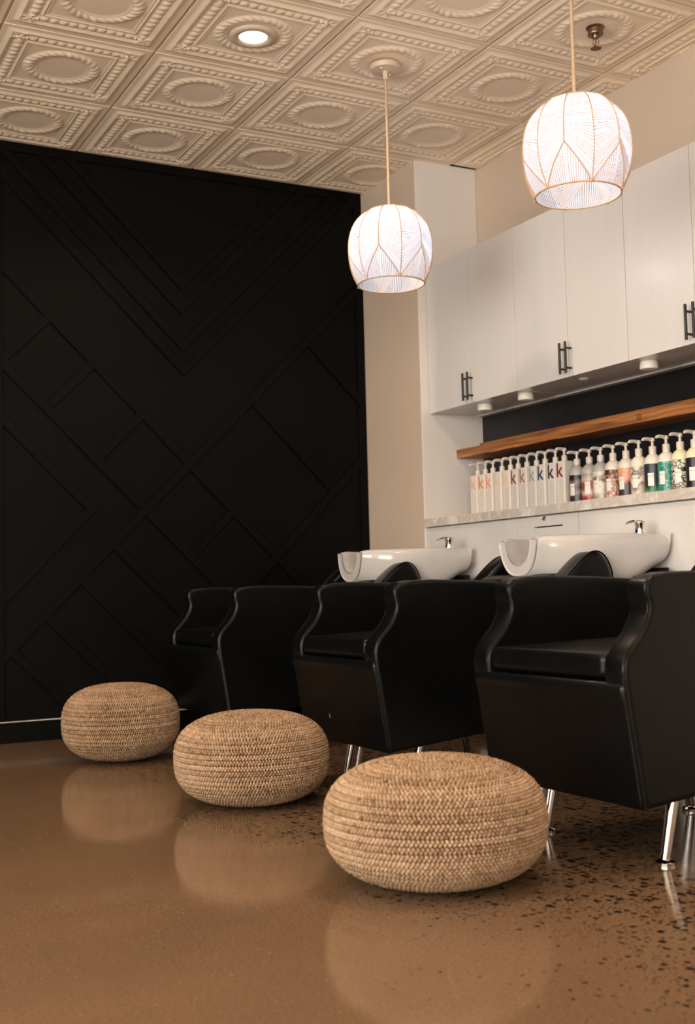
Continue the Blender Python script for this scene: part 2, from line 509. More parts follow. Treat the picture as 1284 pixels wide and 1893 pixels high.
# ---- dark wall: flat battens in a diagonal pattern (s = x+z falling lines, d = x-z rising lines)
BW = 0.063       # batten width measured along x
BT = 0.011
PX0, PX1, PZ0, PZ1 = 0.237, 2.172, 0.10, 2.85
def poly_part(pts, name='batten'):
    n = len(pts)
    a = sum(pts[i][0] * pts[(i + 1) % n][1] - pts[(i + 1) % n][0] * pts[i][1] for i in range(n))
    if a < 0: pts = pts[::-1]
    e = 0.0015
    cx = sum(p[0] for p in pts) / n; cz = sum(p[1] for p in pts) / n
    v = [(x, 0.0, z) for x, z in pts] + [(x, -BT + 0.0015, z) for x, z in pts] + [(x, -BT, z) for x, z in pts]
    # small chamfer on the front arris
    for i in range(n):
        p = Vector(pts[i]); q = (Vector((cx, cz)) - p)
        a_ = Vector(pts[i - 1]) - p; b_ = Vector(pts[(i + 1) % n]) - p
        bis = (a_.normalized() + b_.normalized())
        if bis.length < 1e-3: bis = q
        bis.normalize()
        v[2 * n + i] = (p.x + bis.x * e, -BT, p.y + bis.y * e)
    f = [tuple(2 * n + i for i in range(n))]
    for l in (0, 1):
        for i in range(n):
            j = (i + 1) % n
            f.append((l * n + i, l * n + j, (l + 1) * n + j, (l + 1) * n + i))
    return MB().add(v, f).build(name, M['dark'], wall_back)
def clip(poly, fn):
    out = []
    for i in range(len(poly)):
        a, b_ = poly[i], poly[(i + 1) % len(poly)]
        fa, fb = fn(a), fn(b_)
        if fa >= 0: out.append(a)
        if (fa >= 0) != (fb >= 0):
            t = fa / (fa - fb); out.append((a[0] + (b_[0] - a[0]) * t, a[1] + (b_[1] - a[1]) * t))
    return out
def band(s=None, d=None, lo=-9, hi=9, smin=None):
    # s-batten occupies s..s+BW between rising lines lo..hi ; d-batten occupies d-BW..d between falling lines lo..hi
    if s is not None: c = [(s, lo), (s + BW, lo), (s + BW, hi), (s, hi)]
    else: c = [(lo, d - BW), (hi, d - BW), (hi, d), (lo, d)]
    poly = [((a + b_) / 2, (a - b_) / 2) for a, b_ in c]
    for fn in (lambda p: p[0] - PX0, lambda p: PX1 - p[0], lambda p: p[1] - PZ0, lambda p: PZ1 - p[1]):
        poly = clip(poly, fn)
        if len(poly) < 3: return
    cl = [poly[0]]
    for q in poly[1:]:
        if (Vector(q) - Vector(cl[-1])).length > 1e-4: cl.append(q)
    if (Vector(cl[0]) - Vector(cl[-1])).length < 1e-4: cl.pop()
    if len(cl) >= 3: poly_part(cl)
def chevron(s0, d0):
    # V with outer apex at the crossing of s0 and d0, mitred: two battens
    for kind in (0, 1):
        if kind == 0: c = [(s0, d0), (s0 + BW, d0 - BW), (s0 + BW, -9), (s0, -9)]
        else: c = [(s0, d0), (9, d0), (9, d0 - BW), (s0 + BW, d0 - BW)]
        poly = [((a + b_) / 2, (a - b_) / 2) for a, b_ in c]
        for fn in (lambda p: p[0] - PX0, lambda p: PX1 - p[0], lambda p: p[1] - PZ0, lambda p: PZ1 - p[1]):
            poly = clip(poly, fn)
        poly_part(poly)
for s0, d0 in ((3.394, -1.105), (3.260, -0.972), (3.074, -0.775), (2.952, -0.645)): chevron(s0, d0)
FD, GD = -0.135, 0.825          # long rising battens
band(d=FD); band(d=GD, lo=2.013 + BW)
E_, G_ = 2.49, 2.013
for s_, cuts in ((E_, (FD, GD)), (G_, (FD,))):
    lo = -9
    for c in cuts:
        band(s=s_, lo=lo, hi=c - BW); lo = c
    band(s=s_, lo=lo, hi=9)
for d_ in (-1.556, -1.120, -0.630, 0.338): band(d=d_, lo=G_ + BW, hi=E_)
for s_ in (1.677, 1.341, 0.997, 0.671): band(s=s_, lo=FD, hi=9)
band(s=3.195, lo=FD, hi=GD - BW); band(s=3.874, lo=FD, hi=9)
# arrow at the left: falling leg then rising leg, mitred
sh, dh = 1.742, -0.472
for c in ([(sh, -9), (sh + BW, -9), (sh + BW, dh + BW), (sh, dh)], [(-9, dh), (sh, dh), (sh + BW, dh + BW), (-9, dh + BW)]):
    poly = [((a + b_) / 2, (a - b_) / 2) for a, b_ in c]
    for fn in (lambda p: p[0] - PX0, lambda p: PX1 - p[0], lambda p: p[1] - PZ0, lambda p: PZ1 - p[1]): poly = clip(poly, fn)
    poly_part(poly)
poly_part([(PX0 - 0.047, PZ1), (XP - 0.002, PZ1), (XP - 0.002, HC - 0.002), (PX0 - 0.047, HC - 0.002)], 'top_rail')
poly_part([(PX1, PZ0), (XP - 0.002, PZ0), (XP - 0.002, PZ1), (PX1, PZ1)], 'stile')
poly_part([(PX0 - 0.047, PZ0), (PX0, PZ0), (PX0, PZ1), (PX0 - 0.047, PZ1)], 'stile')

# ---- ceiling of pressed tiles in a grid
ceiling = struct('ceiling', MB().box(XL - 0.1, XW + 0.1, YF - 0.1, 0.1, HC + 0.012, HC + 0.10), M['plenum'])
BAR = 0.009
HALF = (T - BAR) / 2 - 0.002
def sstep(a, b_, x):
    t = min(1, max(0, (x - a) / (b_ - a))); return t * t * (3 - 2 * t)
def relief(u, v):
    au, av = abs(u), abs(v)
    d = max(au, av); t = v if au >= av else u
    r = math.hypot(u, v)
    g = lambda x, c, w: math.exp(-((x - c) / w) ** 2)
    h = 0.0
    h += 0.0030 * sstep(0.93, 0.89, d)                        # step up from the flat edge
    h += 0.0036 * g(d, 0.862, 0.016)
    h -= 0.0030 * sstep(0.83, 0.79, d)                         # cove
    if 0.655 < d < 0.79 and min(au, av) < 0.66:                # row of beads
        k = abs(math.sin(PI * 16 * (t + 1) / 2 * 1.0))
        h += 0.0062 * (k ** 0.7) * math.sin(PI * (d - 0.655) / 0.135) ** 0.8
    if min(au, av) >= 0.60 and d < 0.90:                       # corner leaf
        cu, cv = au - 0.74, av - 0.74
        rr = math.hypot(cu, cv); an = math.atan2(cv, cu)
        h += 0.0085 * sstep(0.17, 0.02, rr) * (0.6 + 0.4 * math.cos(5 * (an - PI / 4)))
    h += 0.0050 * g(d, 0.610, 0.014) + 0.0026 * g(d, 0.570, 0.012)
    # wreath
    if 0.34 < r < 0.56:
        an = math.atan2(v, u)
        w = math.sin(PI * min(1, max(0, (r - 0.36) / 0.18))) if 0.36 < r < 0.54 else 0
        h += 0.0085 * w * (0.82 + 0.18 * math.sin(an * 26 + r * 40)) * (1 + 0.25 * (abs(math.cos(2 * an)) > 0.985))
    h += 0.0025 * g(r, 0.355, 0.012)
    return h
def tile_mesh(u0, u1, v0, v1, name):
    step = 2.0 / 136
    nu = max(2, int(round((u1 - u0) / step))); nv = max(2, int(round((v1 - v0) / step)))
    vv = []; ff = []
    for j in range(nv + 1):
        for i in range(nu + 1):
            u = u0 + (u1 - u0) * i / nu; v = v0 + (v1 - v0) * j / nv
            vv.append((u * HALF, v * HALF, -0.004 - relief(u, v)))
    W_ = nu + 1
    for j in range(nv):
        for i in range(nu):
            a = j * W_ + i
            ff.append((a, a + W_, a + W_ + 1, a + 1))
    n0 = len(vv)
    rim = [i for i in range(W_)] + [j * W_ + nu for j in range(1, nv + 1)] + [nv * W_ + i for i in range(nu - 1, -1, -1)] + [j * W_ for j in range(nv - 1, 0, -1)]
    for i in rim: vv.append((vv[i][0], vv[i][1], 0.006))
    k = len(rim)
    for i in range(k):
        ff.append((rim[i], rim[(i + 1) % k], n0 + (i + 1) % k, n0 + i))
    ff.append(tuple(n0 + i for i in range(k)))
    me = MB().add(vv, ff).mesh(name, True, 50)
    me.materials.append(M['ceiling'])
    return me
full = tile_mesh(-1, 1, -1, 1, 'ceiling_tile')
edge_u = ((XW - 4 * T - BAR / 2 - 0.004) / HALF) - 1
edge = tile_mesh(-1, min(1, edge_u), -1, 1, 'ceiling_tile_cut')
for i in range(-6, 5):
    for j in range(-1, 13):
        if i == 4 and j == -1: continue        # taken by the pillar
        o = link('ceiling_tile', edge if i == 4 else full, None, ceiling)
        o.location = (i * T + T / 2, Y0 - j * T - T / 2, HC)
        if i == 4: pass
gb = []
for i in range(-5, 5):
    gb.append(MB().box(i * T - BAR / 2, i * T + BAR / 2, YF, -0.002 if i < 4 else YP - 0.002, HC + 0.003, HC + 0.012))
for j in range(0, 13):
    y = Y0 - j * T
    for i in range(-6, 5):
        gb.append(MB().box(max(XL, i * T + BAR / 2), min(XW, (i + 1) * T - BAR / 2), y - BAR / 2, y + BAR / 2, HC + 0.0028, HC + 0.012))
for g_ in gb: g_.build('grid_bar', M['gridbar'], ceiling)

# ------------------------------------------------------------------ wash-station cabinets
DW = 0.3775
XC = 2.268
ZB, ZT = 1.571, 2.326
def handle(parent, y):
    h = MB()
    h.tube([(XC - 0.032, y, ZB + 0.010), (XC - 0.032, y, ZB + 0.145)], 0.0058, 10)
    for z in (ZB + 0.032, ZB + 0.118): h.tube([(XC + 0.001, y, z), (XC - 0.032, y, z)], 0.0045, 8)
    return h.build('bar_handle', M['blackmetal'], parent, smooth=True)
wall_cab_labels = ['white wall cabinet with two doors next to the pillar', 'white two-door wall cabinet, second from the pillar',
                   'white two-door wall cabinet, third from the pillar', 'white two-door wall cabinet, fourth from the pillar', 'white two-door wall cabinet at the end of the run']
for i in range(5):
    y1 = YP - 0.004 - i * 2 * DW; y0 = y1 - 2 * DW
    t = thing('wall_cabinet', (0, 0, 0), wall_cab_labels[i], 'cabinet', 'white wall cabinets')
    t.location = (XC, (y0 + y1) / 2, ZB)
    inv = Matrix.Translation(-Vector(t.location))
    def part(o):
        o.matrix_parent_inverse = inv; return o
    c = MB()
    c.box(XC + 0.019, XW - 0.002, y0 + 0.001, y1 - 0.001, ZB + 0.006, ZT)
    part(c.build('body', M['cabin'], t))
    b_ = MB().box(XC + 0.021, XW - 0.05, y0 + 0.003, y1 - 0.003, ZB, ZB + 0.0055)
    part(b_.build('bottom_panel', M['cab'], t))
    part(MB().box(XW - 0.048, XW - 0.008, y0 + 0.001, y1 - 0.001, ZB - 0.006, ZB + 0.0055).build('back_rail', M['cab'], t))
    for k in (0, 1):
        a = y1 - k * DW - DW + 0.0016; bq = y1 - k * DW - 0.0016
        d = part(MB().box(XC, XC + 0.018, a, bq, ZB - 0.002, ZT).build('door', M['cab'], t, bevel=0.0012))
        ym = y1 - DW
        h = handle(d, ym + (0.020 if k == 0 else -0.020))
def puck(x, y, label, z=ZB):
    t = thing('puck_light', (x, y, z), label, 'light', 'puck lights under the wall cabinets')
    MB().lathe([(0.033, 0.0), (0.036, -0.004), (0.036, -0.016)], 28).build('base', M['plastic'], t, smooth=True)
    MB().lathe([(0.0365, -0.0165), (0.0375, -0.020), (0.0375, -0.028), (0.034, -0.033), (0.001, -0.0345)], 28).build('lens', M['puck'], t, smooth=True)
    return t
puck(2.36, -0.955, 'round white puck light under the cabinet next to the pillar')
puck(2.36, -1.290, 'round white puck light under the cabinet, second from the pillar')
puck(2.36, -2.120, 'round white puck light under the cabinet, third from the pillar')
tag(MB().lathe([(0.020, 0.0), (0.022, -0.002), (0.018, -0.005), (0.001, -0.006)], 20, (2.37, -1.70, ZB)).build('cable_cap', M['plastic'], smooth=True),
    'small flat white cap under the wall cabinets', 'cap')

# worktop
ct = thing('worktop', (XP, YP, 0.985), 'pale stone-look worktop carrying the pump bottles', 'worktop')
for a, b_ in ((YP - 0.002, -2.28), (-2.2815, YE + 0.002)):
    o = MB().box(XP - 0.004, XW - 0.007, b_, a, 0.985, 1.027).build('slab', M['counter'], ct, bevel=0.002)
    o.matrix_parent_inverse = Matrix.Translation((-XP, -YP, -0.985))
# base units
XB = 2.232
base = [(YP - 0.004, -1.3625, 'wide white base cabinet panel next to the pillar'), (-1.3635, -1.7965, 'narrow white base cabinet with a small hatch'),
        (-1.7975, -3.00, 'wide white base cabinet behind the middle basin'), (-3.001, YE + 0.004, 'wide white base cabinet at the end of the worktop')]
for i, (a, b_, lb) in enumerate(base):
    t = thing('base_cabinet', (XB, (a + b_) / 2, 0), lb, 'cabinet', 'white base cabinets')
    inv = Matrix.Translation(-Vector(t.location))
    def part(o):
        o.matrix_parent_inverse = inv; return o
    part(MB().box(XB + 0.02, XW - 0.002, b_, a, 0.09, 0.984).build('body', M['cabin'], t))
    part(MB().box(XB + 0.06, XW - 0.002, b_, a, 0.0, 0.09).build('toe_kick', M['gap'], t))
    if i == 1:
        h0, h1, hz0, hz1 = -1.69, -1.485, 0.62, 0.936
        fr = MB()
        fr.box(XB, XB + 0.019, b_ + 0.0012, h0, 0.09, 0.979); fr.box(XB, XB + 0.019, h1, a - 0.0012, 0.09, 0.979)
        fr.box(XB, XB + 0.019, h0, h1, hz1, 0.979); fr.box(XB, XB + 0.019, h0, h1, 0.09, hz0)
        part(fr.build('front_panel', M['cab'], t))
        part(MB().box(XB + 0.019, XB + 0.0195, h0, h1, hz0, hz1).build('hatch_recess', M['gap'], t))
        part(MB().box(XB + 0.003, XB + 0.0185, h0 + 0.002, h1 - 0.002, hz0 + 0.002, hz1 - 0.006).build('hatch', M['cab'], t))
        lk = MB(); lk.tube([(XB + 0.001, -1.575, 0.968), (XB - 0.010, -1.575, 0.968)], 0.009, 14); lk.tube([(XB - 0.009, -1.575, 0.968), (XB - 0.016, -1.575, 0.964)], 0.004, 8)
        part(lk.build('lock', M['chrome'], t, smooth=True))
    else:
        part(MB().box(XB, XB + 0.019, b_ + 0.0012, a - 0.0012, 0.09, 0.979).build('front_panel', M['cab'], t, bevel=0.001))

# wooden shelf on the black wall
sh_ = thing('wall_shelf', (XW, YP, 1.343), 'rough stained wooden shelf on the black wall above the bottles', 'shelf')
inv = Matrix.Translation((-XW, -YP, -1.343))
rs = random.Random(3)
for a, b_ in ((YP - 0.002, -1.432), (-1.434, YE + 0.002)):
    m_ = MB(); n = 14
    vv = []; ff = []
    for i in range(n + 1):
        y = a + (b_ - a) * i / n
        j = lambda: rs.uniform(-0.0015, 0.0015)
        vv += [(2.425 + j(), y, 1.343 + j()), (2.424 + j(), y, 1.387 + j()), (XW - 0.008, y, 1.388), (XW - 0.008, y, 1.343)]
    for i in range(n):
        for k in range(4):
            ff.append((i * 4 + k, i * 4 + (k + 1) % 4, i * 4 + 4 + (k + 1) % 4, i * 4 + 4 + k))
    ff += [(3, 2, 1, 0), (n * 4, n * 4 + 1, n * 4 + 2, n * 4 + 3)]
    o = m_.add(vv, ff).build('board', M['wood'], sh_, bevel=0.002); o.matrix_parent_inverse = inv
o = MB().box(XW - 0.030, XW - 0.0075, YE + 0.002, YP - 0.004, 1.389, 1.428).build('back_cleat', M['wood'], sh_, bevel=0.002); o.matrix_parent_inverse = inv
M['knot'] = mat('knot_dark', (0.07, 0.025, 0.01), 0.6, var=0.4, scale=60)
kn = MB()
vv = []; ff = []
for k in range(16):
    an = 2 * PI * k / 16
    for rr in (0.012, 0.0085): vv.append((2.4222, -1.98 + rr * 1.2 * math.cos(an), 1.367 + rr * math.sin(an)))
for k in range(16):
    a = 2 * k; b_ = 2 * ((k + 1) % 16); ff.append((a, a + 1, b_ + 1, b_))
vv.append((2.4222, -1.978, 1.366)); c = len(vv) - 1
for k in range(4): vv.append((2.4222, -1.978 + 0.004 * math.cos(k * PI / 2), 1.366 + 0.004 * math.sin(k * PI / 2)))
for k in range(4): ff.append((c, c + 1 + k, c + 1 + (k + 1) % 4))
o = kn.add(vv, ff).build('knot', M['knot'], sh_); o.matrix_parent_inverse = inv

# ------------------------------------------------------------------ pump bottles
def text_mesh(body, size, name):
    cu = bpy.data.curves.new(name, 'FONT'); cu.body = body; cu.size = size; cu.align_x = 'CENTER'; cu.align_y = 'BOTTOM_BASELINE'
    cu.extrude = 0.0002; cu.resolution_u = 3; cu.offset = size * 0.012
    ob = bpy.data.objects.new(name, cu); col.objects.link(ob)
    dg = bpy.context.evaluated_depsgraph_get(); dg.update()
    me = bpy.data.meshes.new_from_object(ob.evaluated_get(dg))
    bpy.data.objects.remove(ob); bpy.data.curves.remove(cu)
    me.name = name
    return me
kme = text_mesh('k', 0.092, 'letter')
CZ = 1.027
def pump(parent, z0, r, reach, m):
    mb = MB()
    mb.lathe([(r, z0), (r, z0 + 0.022), (r * 0.9, z0 + 0.026), (0.006, z0 + 0.028), (0.0055, z0 + 0.046)], 16)
    mb.build('collar', m, parent, smooth=True)
    hd = MB()
    hd.lathe([(0.011, z0 + 0.046), (0.011, z0 + 0.056), (0.009, z0 + 0.060), (0.001, z0 + 0.061)], 14)
    hd.tube(smooth_curve([(0.0, 0, z0 + 0.054), (-reach * 0.6, 0, z0 + 0.056), (-reach * 0.93, 0, z0 + 0.053), (-reach, 0, z0 + 0.048)], 3), [0.0072] * 6 + [0.0064, 0.0056, 0.005, 0.0045], 8)
    return hd.build('pump_head', m, parent, smooth=True)
kc = [(226, 168, 126), (212, 122, 76), (224, 150, 104), (228, 188, 146), (232, 188, 148), (110, 66, 74), (160, 112, 104), (146, 162, 160), (20, 62, 76), (44, 38, 46), (124, 44, 58)]
knames = ['pale orange', 'deep orange', 'mid orange', 'cream orange', 'light peach', 'plum', 'dusty rose', 'grey-green', 'petrol blue', 'near-black', 'wine red']
ky = [-0.775, -0.845, -0.911, -0.986, -1.056, -1.119, -1.191, -1.260, -1.330, -1.401, -1.470]
M['kbody'] = mat('white_bottle', (0.66, 0.61, 0.57), 0.35, var=0.02)
kproto = None
for i, y in enumerate(ky):
    lb = 'tall square white pump bottle with a %s letter k' % knames[i]
    if kproto is None:
        t = thing('square_pump_bottle', (2.43, y, CZ), lb, 'bottle', 'white bottles with a letter k')
        MB().rbox(-0.0315, 0.0315, -0.0315, 0.0315, 0.0, 0.209, 0.006, 2).build('body', M['kbody'], t, smooth=True)
        pump(t, 0.209, 0.0135, 0.048, M['pumpwhite'])
        pr = MB()
        for q in range(11):
            wd = 0.018 + 0.006 * ((q * 7) % 3) / 2
            z = 0.120 - q * 0.0088
            for s in (-1,):
                pr.box(-0.0319, -0.0315, -0.021, -0.021 + wd * 1.55, z, z + 0.0016)
        pr.build('fine_print', M['ink'], t)
        kproto = t
    else:
        t = kproto.copy(); col.objects.link(t)
        for c_ in kproto.children:
            if not c_.name.startswith('letter'): copy_tree(c_, t)
        t['label'] = lb; t.location = (2.43 + random.uniform(-0.003, 0.003), y, CZ)
    t.rotation_euler.z = random.uniform(-0.05, 0.05)
    me = kme.copy(); me.materials.clear()
    lt = link('letter', me, mat('k_ink', lin(kc[i]), 0.5, var=0.04), None); lt.parent = t
    # stand the letter up on the room-facing side
    lt.matrix_local = Matrix(((0, 0, -1, -0.0317), (-1, 0, 0, 0.002), (0, 1, 0, 0.137), (0, 0, 0, 1)))
    tag(lt, '%s letter k' % knames[i])

def art(name, bands, nscale, distort, extra=None, vor=None):
    # printed sleeve: bands (height, colour) broken up by noise
    m, nt, b = nodes_mat(name)
    N = nt.nodes.new; Lk = nt.links.new
    tc = N('ShaderNodeTexCoord'); sp = N('ShaderNodeSeparateXYZ'); Lk(tc.outputs['Object'], sp.inputs[0])
    n = N('ShaderNodeTexNoise'); n.inputs['Scale'].default_value = nscale; n.inputs['Detail'].default_value = 5
    Lk(tc.outputs['Object'], n.inputs['Vector'])
    mr = N('ShaderNodeMapRange'); mr.inputs[1].default_value = 0.0; mr.inputs[2].default_value = 0.135; Lk(sp.outputs[2], mr.inputs[0])
    ma = N('ShaderNodeMath'); ma.operation = 'MULTIPLY_ADD'; Lk(n.outputs['Fac'], ma.inputs[0]); ma.inputs[1].default_value = distort; Lk(mr.outputs[0], ma.inputs[2])
    sb = N('ShaderNodeMath'); sb.operation = 'SUBTRACT'; Lk(ma.outputs[0], sb.inputs[0]); sb.inputs[1].default_value = distort * 0.5
    r = N('ShaderNodeValToRGB'); r.color_ramp.interpolation = 'LINEAR'
    while len(r.color_ramp.elements) < len(bands): r.color_ramp.elements.new(0.5)
    for e, (p_, c) in zip(r.color_ramp.elements, bands): e.position = p_; e.color = lin(c)
    Lk(sb.outputs[0], r.inputs[0])
    outc = r.outputs[0]
    if vor:
        sc, th, c = vor
        v = N('ShaderNodeTexVoronoi'); v.feature = 'DISTANCE_TO_EDGE'; v.inputs['Scale'].default_value = sc
        Lk(tc.outputs['Object'], v.inputs['Vector'])
        lt_ = N('ShaderNodeMath'); lt_.operation = 'LESS_THAN'; Lk(v.outputs['Distance'], lt_.inputs[0]); lt_.inputs[1].default_value = th
        mx = N('ShaderNodeMix'); mx.data_type = 'RGBA'; Lk(lt_.outputs[0], mx.inputs['Factor']); Lk(outc, mx.inputs[6]); mx.inputs[7].default_value = lin(c)
        outc = mx.outputs[2]
    Lk(outc, b.inputs['Base Color']); b.inputs['Roughness'].default_value = 0.35
    return m
W1 = (205, 196, 186)
arts = [
    ('black and mauve striped', art('sleeve_stripes', [(0.0, (150, 130, 130)), (0.12, (40, 36, 40)), (0.3, (60, 50, 55)), (0.42, (130, 110, 112)), (0.55, (40, 34, 38)), (0.75, (120, 104, 106)), (0.88, (30, 28, 32)), (1.0, (24, 22, 26))], 14, 0.35)),
    ('red mountain', art('sleeve_mountain', [(0.0, (70, 30, 30)), (0.2, (170, 60, 50)), (0.35, (205, 180, 170)), (0.5, (150, 60, 50)), (0.7, (160, 70, 58)), (0.8, (190, 175, 165)), (1.0, (150, 140, 136))], 16, 0.4)),
    ('pale bottle with dark trees print', art('sleeve_trees', [(0.0, (70, 64, 56)), (0.3, (190, 182, 170)), (0.55, (215, 206, 194)), (0.75, (60, 54, 48)), (0.9, (205, 196, 182)), (1.0, W1)], 55, 0.9)),
    ('red and brown floral', art('sleeve_floral', [(0.0, (220, 205, 190)), (0.3, (165, 60, 45)), (0.45, (70, 40, 34)), (0.6, (215, 190, 170)), (0.75, (150, 90, 60)), (1.0, (60, 44, 40))], 70, 2.2)),
    ('peach and black skyline', art('sleeve_skyline', [(0.0, (50, 40, 40)), (0.5, (60, 46, 44)), (0.62, (200, 140, 112)), (1.0, (214, 158, 130))], 40, 0.35)),
    ('cream ink swirl', art('sleeve_swirl', [(0.0, (205, 192, 176)), (0.35, (120, 100, 88)), (0.45, (212, 200, 186)), (0.7, (205, 192, 176)), (0.8, (90, 76, 68)), (0.9, (200, 188, 174)), (1.0, W1)], 22, 1.4)),
    ('navy and green', art('sleeve_navy', [(0.0, (150, 185, 110)), (0.18, (60, 120, 70)), (0.34, (30, 60, 56)), (0.5, (34, 42, 52)), (1.0, (40, 46, 56))], 30, 0.35)),
    ('teal green', art('sleeve_teal', [(0.0, (40, 130, 110)), (0.4, (28, 110, 96)), (0.8, (30, 120, 104)), (1.0, (50, 130, 116))], 20, 0.8, vor=(40, 0.025, (150, 200, 185)))),
    ('white bottle with black net print', art('sleeve_net', [(0.0, (40, 38, 36)), (0.2, (190, 182, 172)), (1.0, (212, 206, 190))], 30, 0.5, vor=(58, 0.085, (26, 24, 24)))),
    ('black', art('sleeve_black', [(0.0, (40, 70, 50)), (0.12, (26, 26, 28)), (1.0, (28, 30, 34))], 20, 0.3)),
    ('dark plum', art('sleeve_plum', [(0.0, (60, 40, 50)), (1.0, (50, 36, 46))], 20, 0.3)),
    ('sand', art('sleeve_sand', [(0.0, (150, 120, 90)), (1.0, (190, 170, 140))], 20, 0.3)),
]
bodies = [mat('bottle_clear', (0.42, 0.39, 0.36), 0.25, var=0.05), mat('bottle_white', (0.70, 0.64, 0.57), 0.3, var=0.03), mat('bottle_yellowish', (0.70, 0.67, 0.45), 0.3, var=0.03)]
bi = [0, 0, 0, 1, 1, 1, 1, 1, 2, 2, 1, 1]
ry = [-1.551, -1.636, -1.712, -1.793, -1.876, -1.955, -2.038, -2.118, -2.197, -2.276, -2.356, -2.436]
M['label'] = mat('paper_label', (0.76, 0.71, 0.66), 0.5, var=0.02)
logo = text_mesh('R+CO', 0.0085, 'brand_text')
RB = 0.037
def arc_patch(r, a0, a1, z0, z1, n=8):
    vv = []; ff = []
    for i in range(n + 1):
        a = a0 + (a1 - a0) * i / n
        for rr in (r, r + 0.0006):
            for z in (z0, z1): vv.append((rr * math.cos(a), rr * math.sin(a), z))
    for i in range(n):
        o = i * 4; q = o + 4
        ff += [(o + 2, q + 2, q + 3, o + 3), (o, o + 1, q + 1, q), (o, q, q + 2, o + 2), (o + 1, o + 3, q + 3, q + 1)]
    ff += [(0, 2, 3, 1), (n * 4, n * 4 + 1, n * 4 + 3, n * 4 + 2)]
    return MB().add(vv, ff)
for i, y in enumerate(ry):
    nm, am = arts[i]
    lb = 'round pump bottle with %s print beside the square white bottles' % nm if 'bottle' not in nm else 'round pump %s on the worktop' % nm
    s_ = 1.0
    t = thing('round_pump_bottle', (2.435, y, CZ), lb, 'bottle', 'round bottles with printed sleeves')
    MB().lathe([(0.030, 0.0), (RB - 0.001, 0.003), (RB, 0.008), (RB, 0.138), (RB * 0.97, 0.150), (RB * 0.85, 0.162), (RB * 0.6, 0.173), (0.015, 0.178), (0.0145, 0.186)], 28).build('body', bodies[bi[i]], t, smooth=True)
    MB().lathe([(RB + 0.0004, 0.006), (RB + 0.0007, 0.008), (RB + 0.0007, 0.134), (RB + 0.0004, 0.136)], 28).build('sleeve', am, t, smooth=True)
    pump(t, 0.184, 0.0155, 0.052, M['pumpwhite'])
    # label faces the room and slightly away from the pillar
    la = PI + 0.25 + random.uniform(-0.12, 0.35)
    arc_patch(RB + 0.0008, la - 0.33, la + 0.33, 0.045, 0.098).build('paper_label', M['label'], t)
    lg = link('brand_text', logo.copy(), None); lg.data.materials.clear(); lg.data.materials.append(M['ink']); lg.parent = t
    ca, sa = math.cos(la), math.sin(la)
    lg.matrix_local = Matrix(((-sa, 0, ca, (RB + 0.0022) * ca), (ca, 0, sa, (RB + 0.0022) * sa), (0, 1, 0, 0.082), (0, 0, 0, 1)))

# ------------------------------------------------------------------ backwash chairs
def loft_basin():
    # cross-sections from the neck notch (front) to the tap end
    st = []  # x, outer half width, outer bottom z, inner half width, inner bottom z, rim z
    data = [(0.733, 0.122, 0.715, 0.074, 0.758, 0.852), (0.738, 0.126, 0.710, 0.078, 0.756, 0.858), (0.765, 0.138, 0.700, 0.086, 0.752, 0.864), (0.800, 0.162, 0.690, 0.104, 0.746, 0.865),
            (0.860, 0.196, 0.675, 0.150, 0.722, 0.865), (0.950, 0.232, 0.660, 0.200, 0.690, 0.866), (1.050, 0.252, 0.655, 0.224, 0.685, 0.867),
            (1.110, 0.258, 0.668, 0.222, 0.700, 0.868), (1.150, 0.260, 0.690, 0.200, 0.760, 0.868), (1.175, 0.261, 0.705, 0.150, 0.840, 0.868),
            (1.205, 0.261, 0.722, 0.080, 0.866, 0.8685), (1.242, 0.260, 0.742, 0.040, 0.8675, 0.868), (1.250, 0.259, 0.746, 0.03, 0.866, 0.867), (1.252, 0.257, 0.750, 0.03, 0.864, 0.865)]
    K = 14
    vv = []; ff = []
    for si, (x, wo, zo, wi, zi, zr) in enumerate(data):
        fr = max(0.0, 1 - si / 5)
        ea, eb = 0.34 + 0.40 * fr, 0.45 + 0.40 * fr
        ia, ib = 0.7 + 0.25 * fr, 0.8 + 0.1 * fr
        for k in range(K + 1):
            a = PI * k / K
            c, s = math.cos(a), math.sin(a)
            vv.append((x, math.copysign(abs(c) ** ea, c) * wo * (1 - 0.07 * abs(s) ** 0.6), zr - (zr - zo) * abs(s) ** eb))
        for k in range(K + 1):
            a = PI * (K - k) / K
            c, s = math.cos(a), math.sin(a)
            vv.append((x, math.copysign(abs(c) ** ia, c) * wi, zr - (zr - zi) * abs(s) ** ib))
    L = 2 * (K + 1)
    for i in range(len(data) - 1):
        for k in range(L):
            ff.append((i * L + k, i * L + (k + 1) % L, (i + 1) * L + (k + 1) % L, (i + 1) * L + k))
    for base_, flip in ((0, True), ((len(data) - 1) * L, False)):
        for k in range(K):
            q = (base_ + k, base_ + k + 1, base_ + L - 2 - k, base_ + L - 1 - k)
            ff.append(q if flip else q[::-1])
    return MB().add(vv, ff)

